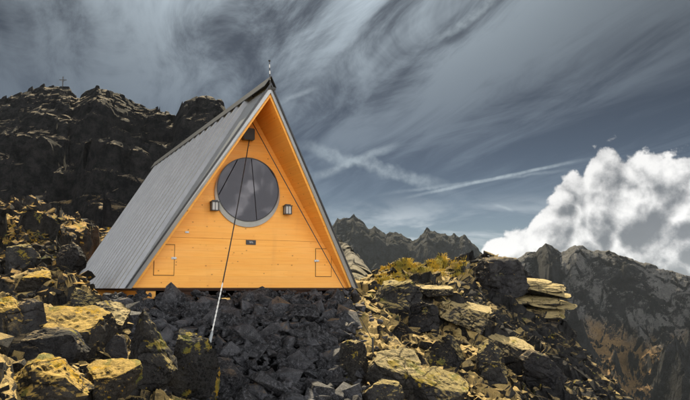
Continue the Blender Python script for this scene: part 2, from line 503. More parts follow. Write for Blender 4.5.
def metal_mat(name, col, rough=0.42, metallic=0.85, wear=0.5):
    m, q, b = new_mat(name)
    tc = V(m.node_tree, q.new('ShaderNodeTexCoord').outputs['Object'])
    n = q.noise(tc, 2.4, 7, 0.62); n2 = q.noise(q.vmath('MULTIPLY', tc, (1.2, 2.2, 0.6)), 1.0, 5, 0.6)
    cc = q.mix(n.step(0.3, 0.7) * wear, col, tuple(x * 0.62 for x in col))
    cc = q.mix(n2.step(0.5, 0.8) * wear * 0.5, cc, tuple(min(1, x * 1.35) for x in col))
    q.put(b.inputs['Base Color'], cc)
    b.inputs['Metallic'].default_value = metallic
    q.put(b.inputs['Roughness'], n2 * 0.22 + (rough - 0.1))
    q.put(b.inputs['Normal'], q.bump(n, 0.12, 0.01))
    return m


M_ROOF = metal_mat('grey_sheet_metal_roof', (0.27, 0.28, 0.30), 0.44, 0.40, 0.40)
M_FLASH = metal_mat('pale_metal_flashing', (0.36, 0.37, 0.38), 0.42, 0.5, 0.35)
M_RIDGE = metal_mat('dark_ridge_metal', (0.06, 0.063, 0.07), 0.5, 0.5, 0.4)
M_STEEL = metal_mat('galvanised_steel', (0.50, 0.53, 0.54), 0.45, 0.45, 0.5)


def plain(name, col, rough=0.5, metallic=0.0, spec=0.5, var=0.25, sc=30.0):
    m, q, b = new_mat(name)
    tc = V(m.node_tree, q.new('ShaderNodeTexCoord').outputs['Object'])
    n = q.noise(tc, sc, 5, 0.6)
    q.put(b.inputs['Base Color'], q.mix(n.step(0.3, 0.7) * var, col, tuple(x * 0.5 for x in col)))
    b.inputs['Roughness'].default_value = rough; b.inputs['Metallic'].default_value = metallic
    b.inputs['Specular IOR Level'].default_value = spec
    return m


M_BLACK = plain('black_painted_metal', (0.018, 0.018, 0.02), 0.45)
M_GAP = plain('dark_joint', (0.05, 0.02, 0.008), 0.9)
M_WHITE = plain('white_rope', (0.78, 0.77, 0.73), 0.7, sc=90)
M_CABLE = plain('black_steel_cable', (0.03, 0.03, 0.032), 0.5, 0.3)
M_LPANE = plain('frosted_lantern_pane', (0.42, 0.41, 0.39), 0.25, 0.0, 0.6, 0.1)
M_PLATE_TXT = plain('pale_plate_print', (0.45, 0.45, 0.43), 0.6)
M_IRON = plain('dark_iron', (0.05, 0.05, 0.05), 0.6, 0.4)

m, q, b = new_mat('dark_window_glass')
b.inputs['Base Color'].default_value = (0.012, 0.011, 0.013, 1)
b.inputs['Roughness'].default_value = 0.015
b.inputs['IOR'].default_value = 1.55
b.inputs['Specular Tint'].default_value = (0.96, 0.93, 1.0, 1)
tcg = V(m.node_tree, q.new('ShaderNodeTexCoord').outputs['Object'])
q.put(b.inputs['Normal'], q.bump(q.noise(tcg, 1.6, 2, 0.5), 0.06, 0.03))
M_GLASS = m

# ------------------------------------------------------------------ hut frame of reference (fitted to the picture)
HUT_O = np.array([-1.916, 13.952, 0.0]); HUT_YAW = R(26.993)
HA, HH = 2.206, 3.6                    # half width of the front wall, height of its apex
OT, OB, LT, LB = 1.083, 0.119, 9.27, 8.945
AX = np.array([-math.sin(HUT_YAW), math.cos(HUT_YAW), 0]); RT = np.array([math.cos(HUT_YAW), math.sin(HUT_YAW), 0])


def hut_w(x, y, z): return HUT_O + RT * x + AX * y + np.array([0, 0, z])

# ------------------------------------------------------------------ near ground: thin-plate surface through measured points + fractured rock
def at(u, v, depth):
    d = pix_dir(u, v)
    return d * (depth / d[1])


CP = [at(*p) for p in (
    (200, 345, 11.2), (280, 345, 11.8), (340, 345, 12.6), (210, 400, 9.2), (280, 400, 9.6), (345, 400, 10.2),
    (150, 398, 7.9), (80, 398, 7.0), (10, 398, 6.6), (100, 350, 9.2), (30, 345, 8.8), (120, 312, 11.6), (60, 308, 11.4), (5, 302, 11.2),
    (68, 289, 14.5), (30, 279, 15), (-10, 268, 15), (-60, 268, 14), (55, 266, 21), (5, 252, 22), (-60, 248, 22), (40, 248, 32), (0, 238, 34), (-80, 232, 34),
    (366, 300, 15.6), (366, 335, 13.6), (362, 398, 10.4), (420, 398, 10.9), (480, 398, 12), (540, 398, 13.8), (590, 398, 16.0),
    (375, 295, 17.2), (390, 288, 18), (409, 280, 19), (424, 272, 20), (440, 263, 20.8), (458, 259, 21.2), (480, 260, 21.5), (505, 266, 21.6), (530, 280, 21.8),
    (362, 306, 21), (390, 303, 22.5), (420, 297, 24), (460, 284, 26), (500, 294, 26), (540, 318, 26), (580, 368, 25), (615, 425, 24), (650, 440, 24), (700, 470, 24),
    (450, 292, 18.2), (500, 296, 19.4), (400, 315, 15.8), (450, 340, 14.6), (500, 345, 16), (545, 344, 18.5), (572, 352, 20), (606, 394, 19.5),
    (594, 372, 20.6), (552, 322, 21.2))]
CP += [np.array(p) for p in (
    (0.3, 15.3, -0.25), (-3.6, 12.7, -0.35), (-1.8, 13.6, -0.3), (-6, 16, -0.45), (-3, 18, -0.4), (-8, 21, -0.3), (-4, 23, -0.2), (1.5, 18, -0.4),
    (-12, 18, 0.5), (-13, 26, 1.8), (-7, 30, 0.3), (-2, 30, -1.0), (4, 28, -1.0), (8, 32, -4.5), (14, 32, -9), (16, 18, -8.5),
    (11, 14, -5.5), (8, 10, -3.4), (3, 6.5, -2.1), (0, 7, -1.9), (-2.5, 5.2, -1.55), (0, 3, -1.6), (0, 0, -1.6), (-6, 2, -1.3), (-10, 8, -0.6), (6, 2, -2.5),
    (12, 4, -5), (20, 8, -10), (0, -10, -1.6), (-12, -8, -0.5), (12, -10, -5), (0, -40, -4), (-40, -20, 6), (-45, 20, 8), (40, -20, -22), (45, 30, -28), (25, 45, -16),
    (0, 50, -4), (-20, 45, 1.5), (-40, 50, 5), (0, 70, -8), (30, 70, -25), (-30, 70, 3), (-70, 0, 14), (0, -70, -8), (70, 0, -40))]
CP = np.array(CP)


def tps_fit(P, smooth=0.02):
    n = len(P); r2 = ((P[:, None, :2] - P[None, :, :2]) ** 2).sum(-1)
    K = 0.5 * r2 * np.log(r2 + 1e-9) + np.eye(n) * smooth * 10
    Q = np.c_[np.ones(n), P[:, :2]]
    A = np.block([[K, Q], [Q.T, np.zeros((3, 3))]])
    return np.linalg.solve(A, np.r_[P[:, 2], 0, 0, 0])


TW = tps_fit(CP)


def base_z(x, y):
    x = np.asarray(x, float); y = np.asarray(y, float); s = TW[-3] + TW[-2] * x + TW[-1] * y
    for i in range(len(CP)):
        r2 = (x - CP[i, 0]) ** 2 + (y - CP[i, 1]) ** 2
        s = s + TW[i] * 0.5 * r2 * np.log(r2 + 1e-9)
    return s


def hut_local(x, y):
    dx_, dy_ = x - HUT_O[0], y - HUT_O[1]
    return dx_ * RT[0] + dy_ * RT[1], dx_ * AX[0] + dy_ * AX[1]


def sstep(t, a, b):
    t = np.clip((t - a) / (b - a), 0, 1); return t * t * (3 - 2 * t)


def ground_z(x, y, fine=True):
    z = base_z(x, y)
    lx, ly = hut_local(x, y)
    rub = sstep(lx, -3.4, -2.4) * (1 - sstep(lx, 2.2, 3.0)) * sstep(ly, -6.5, -5.0)          # rubble embankment zone
    knoll = sstep(x, 0.6, 2.2) * sstep(y, 9, 11)
    left = 1 - sstep(x, -4.5, -2.5)
    amp = 1 - 0.75 * rub
    r = np.hypot(x, y)
    calm = sstep(r, 2.5, 5.5)
    z = z + amp * calm * (0.10 * fbm2(x * 0.5, y * 0.5, 3, 5)
        + blocks(x, y, 2.3, 21, 0.40, (0.16, -0.05), 0.10, -0.7, 1.7) * (0.16 + 0.08 * knoll + 0.12 * left)
        + blocks(x, y, 0.85, 31, 0.65, (0.16, 0.10), 0.20, -0.75, 2.3) * (0.24 + 0.26 * knoll + 0.1 * left)
        + blocks(x, y, 0.34, 41, 0.60, (0.1, 0.05), 0.18, -0.75, 2.0) * (0.42 + 0.2 * knoll))
    far_l = sstep(r, 15, 22) * (1 - sstep(x, -5.5, -3.5))
    z = z + far_l * (blocks(x, y, 5.5, 23, 0.9, (0.15, 0.2), 0.08, 0.9, 1.5) * 0.26 + blocks(x, y, 2.0, 24, 0.9, (0.15, 0.1), 0.1, 0.9, 1.5) * 0.34 + ridged2(x / 5, y / 5, 4, 27) * 1.1)
    if fine:
        z = z + blocks(x, y, 0.15, 51, 0.6, (0, 0), 0.2, 0.3) * 0.40 * calm + 0.02 * fbm2(x * 9, y * 9, 3, 9)
    if fine: z = z - 0.45 * sstep(lx, -2.9, -2.3) * (1 - sstep(lx - 0.5 * np.minimum(ly, 0), 1.7, 2.1)) * sstep(ly, -5.2, -4.4) * (1 - sstep(ly, -.3, .2))
    foot = (1 - sstep(np.abs(lx), 2.2, 3.0)) * sstep(ly, -0.9, -0.1) * (1 - sstep(ly, 9.0, 9.8))
    z = np.where(foot > 0, np.minimum(z, z * (1 - foot) + (-0.42) * foot), z)
    return z


az_f = np.linspace(R(-40), R(40), 640)
az_c = np.linspace(R(40), R(320), 90)[1:-1]
azs = np.concatenate([az_f, az_c, [R(320)]])
rs = np.concatenate([np.geomspace(0.6, 4.8, 40), np.geomspace(4.85, 46, 450), np.geomspace(46.5, 75, 30)])
RR, AA = np.meshgrid(rs, azs, indexing='ij')
X, Y = RR * np.sin(AA), RR * np.cos(AA)
Z = ground_z(X, Y)
# small sideways jitter makes the broken edges less regular
jit = 0.006 * RR
X2 = X + jit * vnoise3(X * 6, Y * 6, Z * 6, 3); Y2 = Y + jit * vnoise3(X * 6, Y * 6, Z * 6, 4)
gv = np.stack([X2, Y2, Z], -1).reshape(-1, 3)
gf = grid_faces(len(rs), len(azs))
ground = link(bpy.data.objects.new('ground', np_mesh('ground', gv, gf, M_GROUND)), kind='structure')
ground.data.materials.append(M_LEFT); ground.data.materials.append(M_FLANK_SHADE)
gc = gv[gf[:, 0]]
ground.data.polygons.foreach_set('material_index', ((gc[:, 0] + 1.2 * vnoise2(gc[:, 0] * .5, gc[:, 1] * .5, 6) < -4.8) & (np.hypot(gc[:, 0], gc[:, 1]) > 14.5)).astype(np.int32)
    + 2 * (gc[:, 0] + 1.3 * vnoise2(gc[:, 0] * .7, gc[:, 1] * .7, 16) + 0.10 * (gc[:, 1] - 14) > 3.9).astype(np.int32))  # right flank gets the rock with shade in its colour


def hit(u, v, dmin=4.5, dmax=45.0):
    """first point where the sight line through a picture position meets the bare ground"""
    d = pix_dir(u, v); t = np.arange(dmin, dmax, 0.06) / d[1]
    x, y, z = d[0] * t, d[1] * t, d[2] * t
    below = z < ground_z(x, y, False)
    if not below.any(): return None
    i = int(np.argmax(below)); return np.array([x[i], y[i], z[i]])


# ------------------------------------------------------------------ mountains: crest outlines at their real distance, ridged faces
def crest_fn(pts):
    a = []
    for u, v, d in pts:
        v = v - (9 if 600 < d < 700 else 5 if d == 900 else 0)
        k = pix_dir(u, v); hyp = math.hypot(k[0], k[1]); a.append((math.atan2(k[0], k[1]), k[2] / hyp * d, d))
    a = np.array(a)
    return lambda az: (np.interp(az, a[:, 0], a[:, 1]), np.interp(az, a[:, 0], a[:, 2]))


def mountain(name, mat, pts, naz, nr, r_in, r_out, prof, noise, slope_back=0.9, jag=0.0):
    f = crest_fn(pts)
    k0, k1 = pix_dir(pts[0][0], 200), pix_dir(pts[-1][0], 200)
    azs = np.linspace(math.atan2(k0[0], k0[1]), math.atan2(k1[0], k1[1]), naz)
    zc, rc = f(azs)
    if jag:
        zc = zc + jag * (ridged2(azs * 38, azs * 0 + 3.3, 4, 31, 0.5) - 0.45) * 2.0
    t = np.linspace(0, 1, nr)                       # 0 foot .. 0.8 crest .. 1 behind
    T, A = np.meshgrid(t, azs, indexing='ij')
    ZC, RC = np.broadcast_to(zc, T.shape), np.broadcast_to(rc, T.shape)
    tf = np.clip(T / 0.84, 0, 1); tb = np.clip((T - 0.84) / 0.16, 0, 1)
    r = RC - (RC - r_in(A)) * (1 - tf) ** 0.9 + (r_out) * tb
    x, y = r * np.sin(A), r * np.cos(A)
    z = prof(tf, ZC, A) - tb * r_out * slope_back
    nz_, nx_, ny_, gul = noise(x, y, z, tf * (1 - tb), ZC)
    v = np.stack([x + nx_, y + ny_, z + nz_], -1).reshape(-1, 3)
    me = np_mesh(name, v, grid_faces(nr, naz), mat)
    at_ = me.attributes.new('gully', 'FLOAT', 'POINT'); at_.data.foreach_set('value', np.ascontiguousarray(gul, dtype=np.float32).ravel())
    return link(bpy.data.objects.new(name, me), kind='structure')


# near dark mountain on the left, with the summit that carries the cross
left_pts = [(-420, 175, 140), (-260, 150, 138), (-150, 122, 136), (-70, 104, 134), (-25, 97, 132), (0, 94, 130), (20, 88, 130), (33, 84, 130), (45, 82, 130), (60, 81.5, 130),
            (70, 84, 130), (76, 91, 129), (80, 92, 128), (88, 87, 127), (96, 82, 126), (104, 83, 126), (114, 88, 125), (125, 95, 124), (135, 101, 124), (143, 104, 123), (150, 107, 122),
            (157, 104, 122), (166, 109, 121), (174, 113, 120), (178, 107, 118), (183, 98, 117), (192, 94, 116), (203, 92, 115), (214, 94, 114), (222, 98, 113), (228, 106, 112),
            (236, 125, 110), (250, 150, 104), (275, 185, 94), (300, 210, 84), (322, 228, 74), (340, 240, 66), (352, 248, 60), (365, 263, 56), (378, 281, 52), (392, 300, 48), (420, 340, 44)]


def left_prof(tf, ZC, A):
    wl = sstep(A, R(-19), R(-23))                    # left part: gentle ledgy foot, then cliffs
    foot = np.where(ZC > 12, 1.0 + 1.2 * wl, ZC * 0.1)
    p = tf ** (1.15 + 0.9 * wl)
    return foot * (1 - tf) - 1.5 * (1 - tf) ** 3 + ZC * p


def left_noise(x, y, z, tf, ZC):
    k = np.clip(ZC / 30, 0.12, 1.0)
    edge = 0.16 + 0.84 * (1 - sstep(tf, 0.75, 1.0))
    n = (ridged2(x / 34, y / 34, 6, 3, 0.55) - 0.42) * 13.0 * k * edge
    h = z + n
    b1 = blocks(x, y * 0.6, 9.0, 61, 0.55, (0.1, 0), 0.10, 0.5, 1.8) * 0.34 * k * edge
    b2 = blocks(x, y * 0.7 + z * 0.4, 3.0, 71, 0.7, (0.1, 0), 0.15, 0.4, 1.6) * 0.50 * k * (0.35 + 0.65 * edge)
    b3 = blocks(x, y * 0.7 + z * 0.5, 1.1, 81, 0.7, (0, 0), 0.15, 0.4, 1.4) * 0.55 * (0.4 + 0.6 * k)
    hh = h + b1 + b2 + b3
    step = 4.2 + 0 * x
    q_ = (hh + 0.22 * x + 5.0 * fbm2(x / 22, y / 22, 3, 8)) / step
    fr = q_ - np.floor(q_)
    ter = (np.floor(q_) + sstep(fr, 0.32, 0.78)) * step - (q_ * step)
    nz_ = n + b1 + b2 + b3 + ter * 0.60 * k * edge
    s3 = 1.6
    nx_ = (vnoise3(x / s3, y / s3, z / s3, 5) * 0.5 + vnoise3(x / 5, y / 5, z / 5, 6) * 1.0) * k * 0.8
    ny_ = (vnoise3(x / s3, y / s3, z / s3, 15) * 0.6 + vnoise3(x / 5, y / 5, z / 5, 16) * 1.6) * k
    return nz_, nx_ * edge, ny_ * edge, 0.5 + 0 * x


left_mtn = mountain('mountain', M_NEARMTN, left_pts, 760, 380, lambda A: 42 + 20 * sstep(A, R(-24), R(-14)) - 30 * sstep(A, R(-4), R(1.5)), 60, left_prof, left_noise)
left_mtn.data.materials.append(M_SPUR)
vco = np.empty(len(left_mtn.data.vertices) * 3, np.float32); left_mtn.data.vertices.foreach_get('co', vco); vco = vco.reshape(-1, 3)
fidx = grid_faces(380, 760)
fa = np.arctan2(vco[fidx[:, 0], 0], vco[fidx[:, 0], 1])
left_mtn.data.polygons.foreach_set('material_index', (fa > R(-4.5)).astype(np.int32))

# massif on the right across the valley
right_pts = [(430, 330, 640), (470, 308, 640), (490, 288, 640), (503, 271, 640), (512, 262, 640), (519, 257, 640), (526, 252.5, 640), (532, 254, 642), (536, 256, 644), (540, 252, 646), (546, 248, 648),
             (551, 247.5, 650), (556, 249.5, 652), (560, 253, 652), (564, 252.5, 652), (569, 246, 652), (575, 243.5, 652), (582, 244.5, 654), (588, 248, 656), (596, 250, 658), (604, 253, 660),
             (614, 254.5, 662), (624, 258.5, 664), (632, 257.5, 666), (642, 260.5, 668), (652, 264, 670), (662, 267, 670), (672, 271, 670), (680, 274, 670), (690, 277, 670), (730, 288, 670), (800, 300, 670), (900, 315, 670)]


def far_prof(tf, ZC, A): return -135 + (ZC + 135) * tf ** 1.05


def far_noise(amp, sc, seed, crestkeep=0.16):
    def fn(x, y, z, tf, ZC):
        edge = crestkeep + (1 - crestkeep) * (1 - sstep(tf, 0.80, 1.0))
        a = np.arctan2(x, y); r = np.hypot(x, y)
        # spurs and gullies running down the face
        wx, wy = fbm2(x / 140, y / 140, 3, seed + 2) * 40, fbm2(x / 140, y / 140, 3, seed + 4) * 40
        sp = ridged2((a * 640 + wx + z * 0.12) / (sc * 1.0), (r + wy) / (sc * 2.6), 7, seed, 0.52)
        sp2 = ridged2((a * 640 - wx * .6 + z * 0.2) / (sc * 0.33), (r + wy) / (sc * 0.7), 5, seed + 7, 0.55)
        rg = ridged2((a * 640 + wx * .7 + z * .1) / (sc * 0.52), (r + wy) / (sc * 1.15), 3, seed + 9, 0.42)
        n = (sp - 0.40) * amp * 0.45 * edge + (sp2 - 0.4) * amp * 0.14 * edge + (rg - 0.4) * amp * 0.30 * edge
        n = n + blocks(x, y, 26, seed + 30, 0.6, (0, 0), 0.05, 0.3, 1.5) * 0.34 * edge + blocks(x, y, 9, seed + 40, 0.7, (0, 0), 0.1, 0.3, 1.4) * 0.46 * (0.4 + 0.6 * edge) + fbm2(x / 6, y / 6, 3, seed + 50) * 1.6
        return n, vnoise3(x / 12, y / 12, z / 12, seed) * 2.5 * edge, vnoise3(x / 12, y / 12, z / 12, seed + 1) * 3.5 * edge, 1 - rg * 1.15 - 0.25 * (sp2 - .4) - 0.2 * sstep(tf, 0.7, 0.98)
    return fn


mountain('mountain', M_FAR, right_pts, 520, 420, lambda A: 330 + 0 * A, 200, far_prof, far_noise(190, 150, 104), 0.8, 1.2)

mid_pts = [(180, 262, 900), (250, 250, 900), (300, 240, 900), (318, 232, 900), (330, 224, 900), (338, 219.5, 900), (344, 217, 900), (352, 215.5, 900), (358, 217, 900), (364, 221, 900), (368, 227, 900), (374, 230, 900),
           (378, 229.5, 900), (382, 233, 900), (386, 236.5, 900), (390, 233.5, 900), (395, 231.5, 900), (399, 232, 900), (404, 235.5, 900), (409, 240, 900), (413, 243, 900), (417, 240, 900), (422, 235.5, 900),
           (428, 232, 900), (434, 230.5, 900), (440, 233, 900), (446, 233, 900), (450, 236, 900), (454, 235.5, 900), (459, 238, 900), (465, 237.5, 900), (470, 240, 900), (474, 244, 900), (482, 250, 900), (500, 262, 900), (540, 280, 900), (600, 300, 900)]
mountain('mountain', M_FARRIDGE, mid_pts, 420, 260, lambda A: 560 + 0 * A, 200, far_prof, far_noise(115, 110, 204), 0.8, 4.5)

# valley floor reaching the horizon, mostly hidden
n = 90
ang = np.linspace(0, 2 * math.pi, 181); rad = np.concatenate([[1.0], np.geomspace(40, 2600, n)])
RR, AA = np.meshgrid(rad, ang, indexing='ij')
vx, vy = RR * np.sin(AA), RR * np.cos(AA)
vz = -48 - 190 * sstep(RR, 80, 420) + 30 * fbm2(vx / 300, vy / 300, 4, 77) * sstep(RR, 100, 400)
vz = np.where(AA > math.pi * 1.0, np.maximum(vz, -48 + 40 * sstep(RR, 60, 300)), vz) if False else vz
link(bpy.data.objects.new('valley', np_mesh('valley', np.stack([vx, vy, vz], -1).reshape(-1, 3), grid_faces(len(rad), len(ang)), M_VALLEY, True)), kind='structure')

# ------------------------------------------------------------------ the hut
hut = empty('mountain_hut', tuple(HUT_O), HUT_YAW, label='A-frame bivouac hut with orange timber front, round window and grey metal roof', cat='hut')
SL = math.hypot(HA, HH)


def rq(s, qf, y, o):
    """point on a roof side: s = -1 left / +1 right, qf 0 ridge .. 1 eave, y along the hut, o outward offset"""
    q0 = -o * HH / HA; q1 = SL + o * HA / HH
    q_ = q0 + (q1 - q0) * qf
    return Vector((s * (HA * q_ + HH * o) / SL, y, HH - HH * q_ / SL + HA * o / SL))


def yfront(qf): return -(OB + (OT - OB) * (1 - qf))
def yback(qf): return LB + (LT - LB) * (1 - qf)


def roof_prism(bm, s, poly, o0, o1):
    """poly: list of (qf, y); extruded from offset o0 to o1"""
    a = [bm.verts.new(rq(s, q_, y, o0)) for q_, y in poly]; b_ = [bm.verts.new(rq(s, q_, y, o1)) for q_, y in poly]
    n = len(poly); bm.faces.new(a); bm.faces.new(b_[::-1])
    for i in range(n): bm.faces.new([a[i], b_[i], b_[(i + 1) % n], a[(i + 1) % n]])


for s in (-1, 1):
    bm = bmesh.new(); roof_prism(bm, s, [(0, yfront(0) + .012), (1, yfront(1) + .012), (1, yback(1)), (0, yback(0))], 0.0, 0.098)
    bm_obj('roof_deck', bm, M_WOOD, hut)
    bm = bmesh.new(); roof_prism(bm, s, [(0.001, -.01), (1.0, -.01), (1.0, yback(1) - .02), (0.001, yback(0) - .02)], 0.0985, 0.1005)  # dark sheet seen through the gaps, paints shadow lines between roof sheets
    bm_obj('seam_shadow_sheet', bm, M_RIDGE, hut)
    ys = np.arange(-0.02, LT, 0.50)
    for i, y0 in enumerate(ys):
        y1 = min(y0 + 0.50, LT)
        if y1 - y0 < 0.1: continue
        bm = bmesh.new()
        ya, yb = y0 + 0.026, y1 - 0.026
        ytop, ybot = min(yb, yback(0)), min(yb, yback(1))
        roof_prism(bm, s, [(0.0, ya), (1.004, ya), (1.004, max(ybot, ya + .02)), (0.0, max(ytop, ya + .02))], 0.101, 0.113)
        for yy in (0.030,):                     # raised ribs of the trapezoid sheet
            w_ = 0.20
            if ya + yy + w_ < ybot:
                rib = bmesh.ops
                pa = [(0.0, ya + yy), (1.003, ya + yy), (1.003, ya + yy + w_), (0.0, ya + yy + w_)]
                pb = [(0.0, ya + yy + .045), (1.003, ya + yy + .045), (1.003, ya + yy + w_ - .045), (0.0, ya + yy + w_ - .045)]
                A_ = [bm.verts.new(rq(s, q_, y, 0.1125)) for q_, y in pa]; B_ = [bm.verts.new(rq(s, q_, y, 0.205)) for q_, y in pb]
                bm.faces.new(B_)
                for k in range(4): bm.faces.new([A_[k], A_[(k + 1) % 4], B_[(k + 1) % 4], B_[k]])
        bm_obj('roof_sheet', bm, M_ROOF, hut)
    bm = bmesh.new()
    roof_prism(bm, s, [(0, yfront(0) + .014), (1.002, yfront(1) + .014), (1.002, 0.03), (0, 0.03)], 0.116, 0.128)
    bm_obj('verge_flashing', bm, M_FLASH, hut)
    bm = bmesh.new()
    roof_prism(bm, s, [(0, yfront(0) - .02), (1.004, yfront(1) - .02), (1.004, yfront(1) + .010), (0, yfront(0) + .010)], 0.045, 0.134)
    bm_obj('verge_trim', bm, M_FLASH, hut)
    bm = bmesh.new()
    roof_prism(bm, s, [(0.0, yfront(0) - .05), (0.05, yfront(.05) - .05), (0.05, yback(0) + .03), (0.0, yback(0) + .03)], 0.209, 0.217)
    bm_obj('ridge_cap', bm, M_RIDGE, hut)
    bm = bmesh.new()
    roof_prism(bm, s, [(0.0, yfront(0) - .046), (1.002, yfront(1) - .046), (1.002, yfront(1) - .022), (0.0, yfront(0) - .022)], 0.120, 0.150)
    bm_obj('verge_edge', bm, M_RIDGE, hut)


def wall_prism(bm, outer, holes, y0, y1):
    """polygon with holes in the xz plane, given a thickness along y"""
    es = []
    for loop in [outer] + holes:
        vs = [bm.verts.new((x, y0, z)) for x, z in loop]
        es += [bm.edges.new((vs[i], vs[(i + 1) % len(vs)])) for i in range(len(vs))]
    r = bmesh.ops.triangle_fill(bm, use_beauty=True, use_dissolve=False, edges=es)
    fs = [f for f in r['geom'] if isinstance(f, bmesh.types.BMFace)]
    e = bmesh.ops.extrude_face_region(bm, geom=fs)
    bmesh.ops.translate(bm, vec=(0, y1 - y0, 0), verts=[v for v in e['geom'] if isinstance(v, bmesh.types.BMVert)])


WX, WZ, WR = -0.048, 1.952, 0.645
circ = lambda cx, cz, r, n=64: [(cx + r * math.cos(2 * math.pi * i / n), cz + r * math.sin(2 * math.pi * i / n)) for i in range(n)]
hw = lambda z: HA * (1 - z / HH) - 0.004
ZJ = 0.952
bm = bmesh.new(); wall_prism(bm, [(-hw(0.0), 0.0), (hw(0.0), 0.0), (hw(ZJ), ZJ), (-hw(ZJ), ZJ)], [], 0.0, 0.09)
bm_obj('wall_panel', bm, M_WOOD, hut)
bm = bmesh.new(); wall_prism(bm, [(-hw(ZJ + .004), ZJ + .004), (hw(ZJ + .004), ZJ + .004), (0.0, HH - 0.008)], [circ(WX, WZ, WR - 0.02)], 0.003, 0.09)
bm_obj('wall_panel', bm, M_WOOD, hut)
bm = bmesh.new(); wall_prism(bm, [(-hw(0.0), 0.0), (hw(0.0), 0.0), (0.0, HH - 0.008)], [], LB - 0.25, LB - 0.16)
bm_obj('rear_wall', bm, M_WOOD, hut)
bm = bmesh.new(); wall_prism(bm, [(-hw(0.1), 0.1), (hw(0.1), 0.1), (0.0, HH - 0.2)], [], 0.10, 0.12)
bm_obj('inner_lining', bm, M_GAP, hut)
bm = bmesh.new(); box(bm, -HA - .05, HA + .05, 0.02, LB - 0.1, -0.055, -0.004)
bm_obj('floor_frame', bm, M_GAP, hut)
for x in (-1.95, -1.2, 0.0, 1.2, 1.95):
    bm = bmesh.new(); box(bm, x - .16, x + .16, 0.06, LB - 0.3, -0.20, -0.058); bm_obj('floor_beam', bm, M_WOOD if x < -1.5 else M_GAP, hut)
bm = bmesh.new(); box(bm, -HA - 0.02, HA + 0.02, -0.006, 0.03, -0.030, -0.005); bm_obj('wall_foot_shadow', bm, M_GAP, hut)  # dark strip standing in for the shadow line under the wall

# round window: dark pane, thin rim, pale metal drip collar deeper at the bottom
win = bm_obj('window', (lambda bm: (wall_prism(bm, circ(WX, WZ, WR + .004), [circ(WX, WZ, WR - .014)], -0.068, -0.044), bm)[1])(bmesh.new()), M_BLACK, hut)
bm = bmesh.new(); wall_prism(bm, circ(WX, WZ, WR - .0145, 96), [], -0.060, -0.046); bm_obj('pane', bm, M_GLASS, win)
bm = bmesh.new()
N_ = 96
ri = [bm.verts.new((WX + (WR + .003) * math.cos(2 * math.pi * i / N_), -0.058, WZ + (WR + .003) * math.sin(2 * math.pi * i / N_))) for i in range(N_)]
ro = [bm.verts.new((WX + (WR + .040) * math.cos(2 * math.pi * i / N_), -0.030, WZ - .068 + (WR + .040) * math.sin(2 * math.pi * i / N_))) for i in range(N_)]
rw = [bm.verts.new((WX + (WR + .040) * math.cos(2 * math.pi * i / N_), 0.02, WZ - .068 + (WR + .040) * math.sin(2 * math.pi * i / N_))) for i in range(N_)]
for i in range(N_):
    j = (i + 1) % N_
    if math.sin(2 * math.pi * (i + .5) / N_) < 0.55:
        bm.faces.new([ri[i], ri[j], ro[j], ro[i]]); bm.faces.new([ro[i], ro[j], rw[j], rw[i]])
bm_obj('drip_collar', bm, M_STEEL, win)
bm = bmesh.new(); wall_prism(bm, circ(WX, WZ, WR - .012), [circ(WX, WZ, WR - .03)], -0.046, 0.10); bm_obj('lining', bm, M_BLACK, win)

# hatches low in both corners
for (x0, x1, xh) in ((-1.86, -1.47, -1.49), (1.455, 1.83, 1.475)):
    z0, z1 = 0.225, 0.815
    bm = bmesh.new(); box(bm, x0, x1, -0.0035, 0.02, z0, z1); h_ = bm_obj('hatch', bm, M_GAP, hut)
    bm = bmesh.new(); box(bm, x0 + .012, x1 - .012, -0.010, 0.0, z0 + .012, z1 - .012); bm_obj('hatch_panel', bm, M_WOOD, h_)
    bm = bmesh.new()
    box(bm, xh - .045, xh + .045, -0.024, -0.010, 0.535, 0.575); box(bm, xh - .012, xh + .05, -0.045, -0.024, 0.545, 0.565)
    bm_obj('latch', bm, M_STEEL, h_)
# name plate and small vent plate
bm = bmesh.new(); box(bm, -0.061, 0.140, -0.016, -0.001, 0.852, 0.944); pl = bm_obj('name_plate', bm, M_BLACK, hut)
bm = bmesh.new()
for i, (x0, x1, z0) in enumerate(((0.000, 0.075, 0.905), (0.010, 0.045, 0.885), (0.055, 0.085, 0.885))): box(bm, x0, x1, -0.0185, -0.0155, z0, z0 + .010)
bm_obj('plate_print', bm, M_PLATE_TXT, pl)
bm = bmesh.new(); box(bm, -1.285, -1.215, -0.014, 0.0, 1.04, 1.075); box(bm, -1.26, -1.24, -0.022, -0.014, 1.048, 1.068); bm_obj('vent_plate', bm, M_STEEL, hut)
# striped rod on the ridge
rod = bm_obj('rod', (lambda bm: (tube(bm, [(0, -OT + .02, HH + .27), (0, -OT + .02, HH + .34)], .022), bm)[1])(bmesh.new()), M_IRON, hut)
for i in range(6):
    bm = bmesh.new(); z0 = HH + .34 + i * .062
    tube(bm, [(-.003 * i, -OT + .02, z0), (-.003 * (i + 1), -OT + .02, z0 + .062)], .011 - .0007 * i); bm_obj('rod_band', bm, M_WHITE if i % 2 == 0 else M_BLACK, rod)
bm = bmesh.new(); tube(bm, [(-.018, -OT + .02, HH + .712), (-.018, -OT + .02, HH + .735)], .022); bm_obj('rod_tip', bm, M_IRON, rod)
bm = bmesh.new(); box(bm, -.05, .10, -OT - .03, -OT + .03, HH + .15, HH + .20); bm_obj('rod_bracket', bm, M_IRON, hut)


def hut_thing(name, x, y, z, label, cat, group=None):
    p = hut_w(x, y, z); return empty(name, tuple(p), HUT_YAW, label=label, cat=cat, group=group)


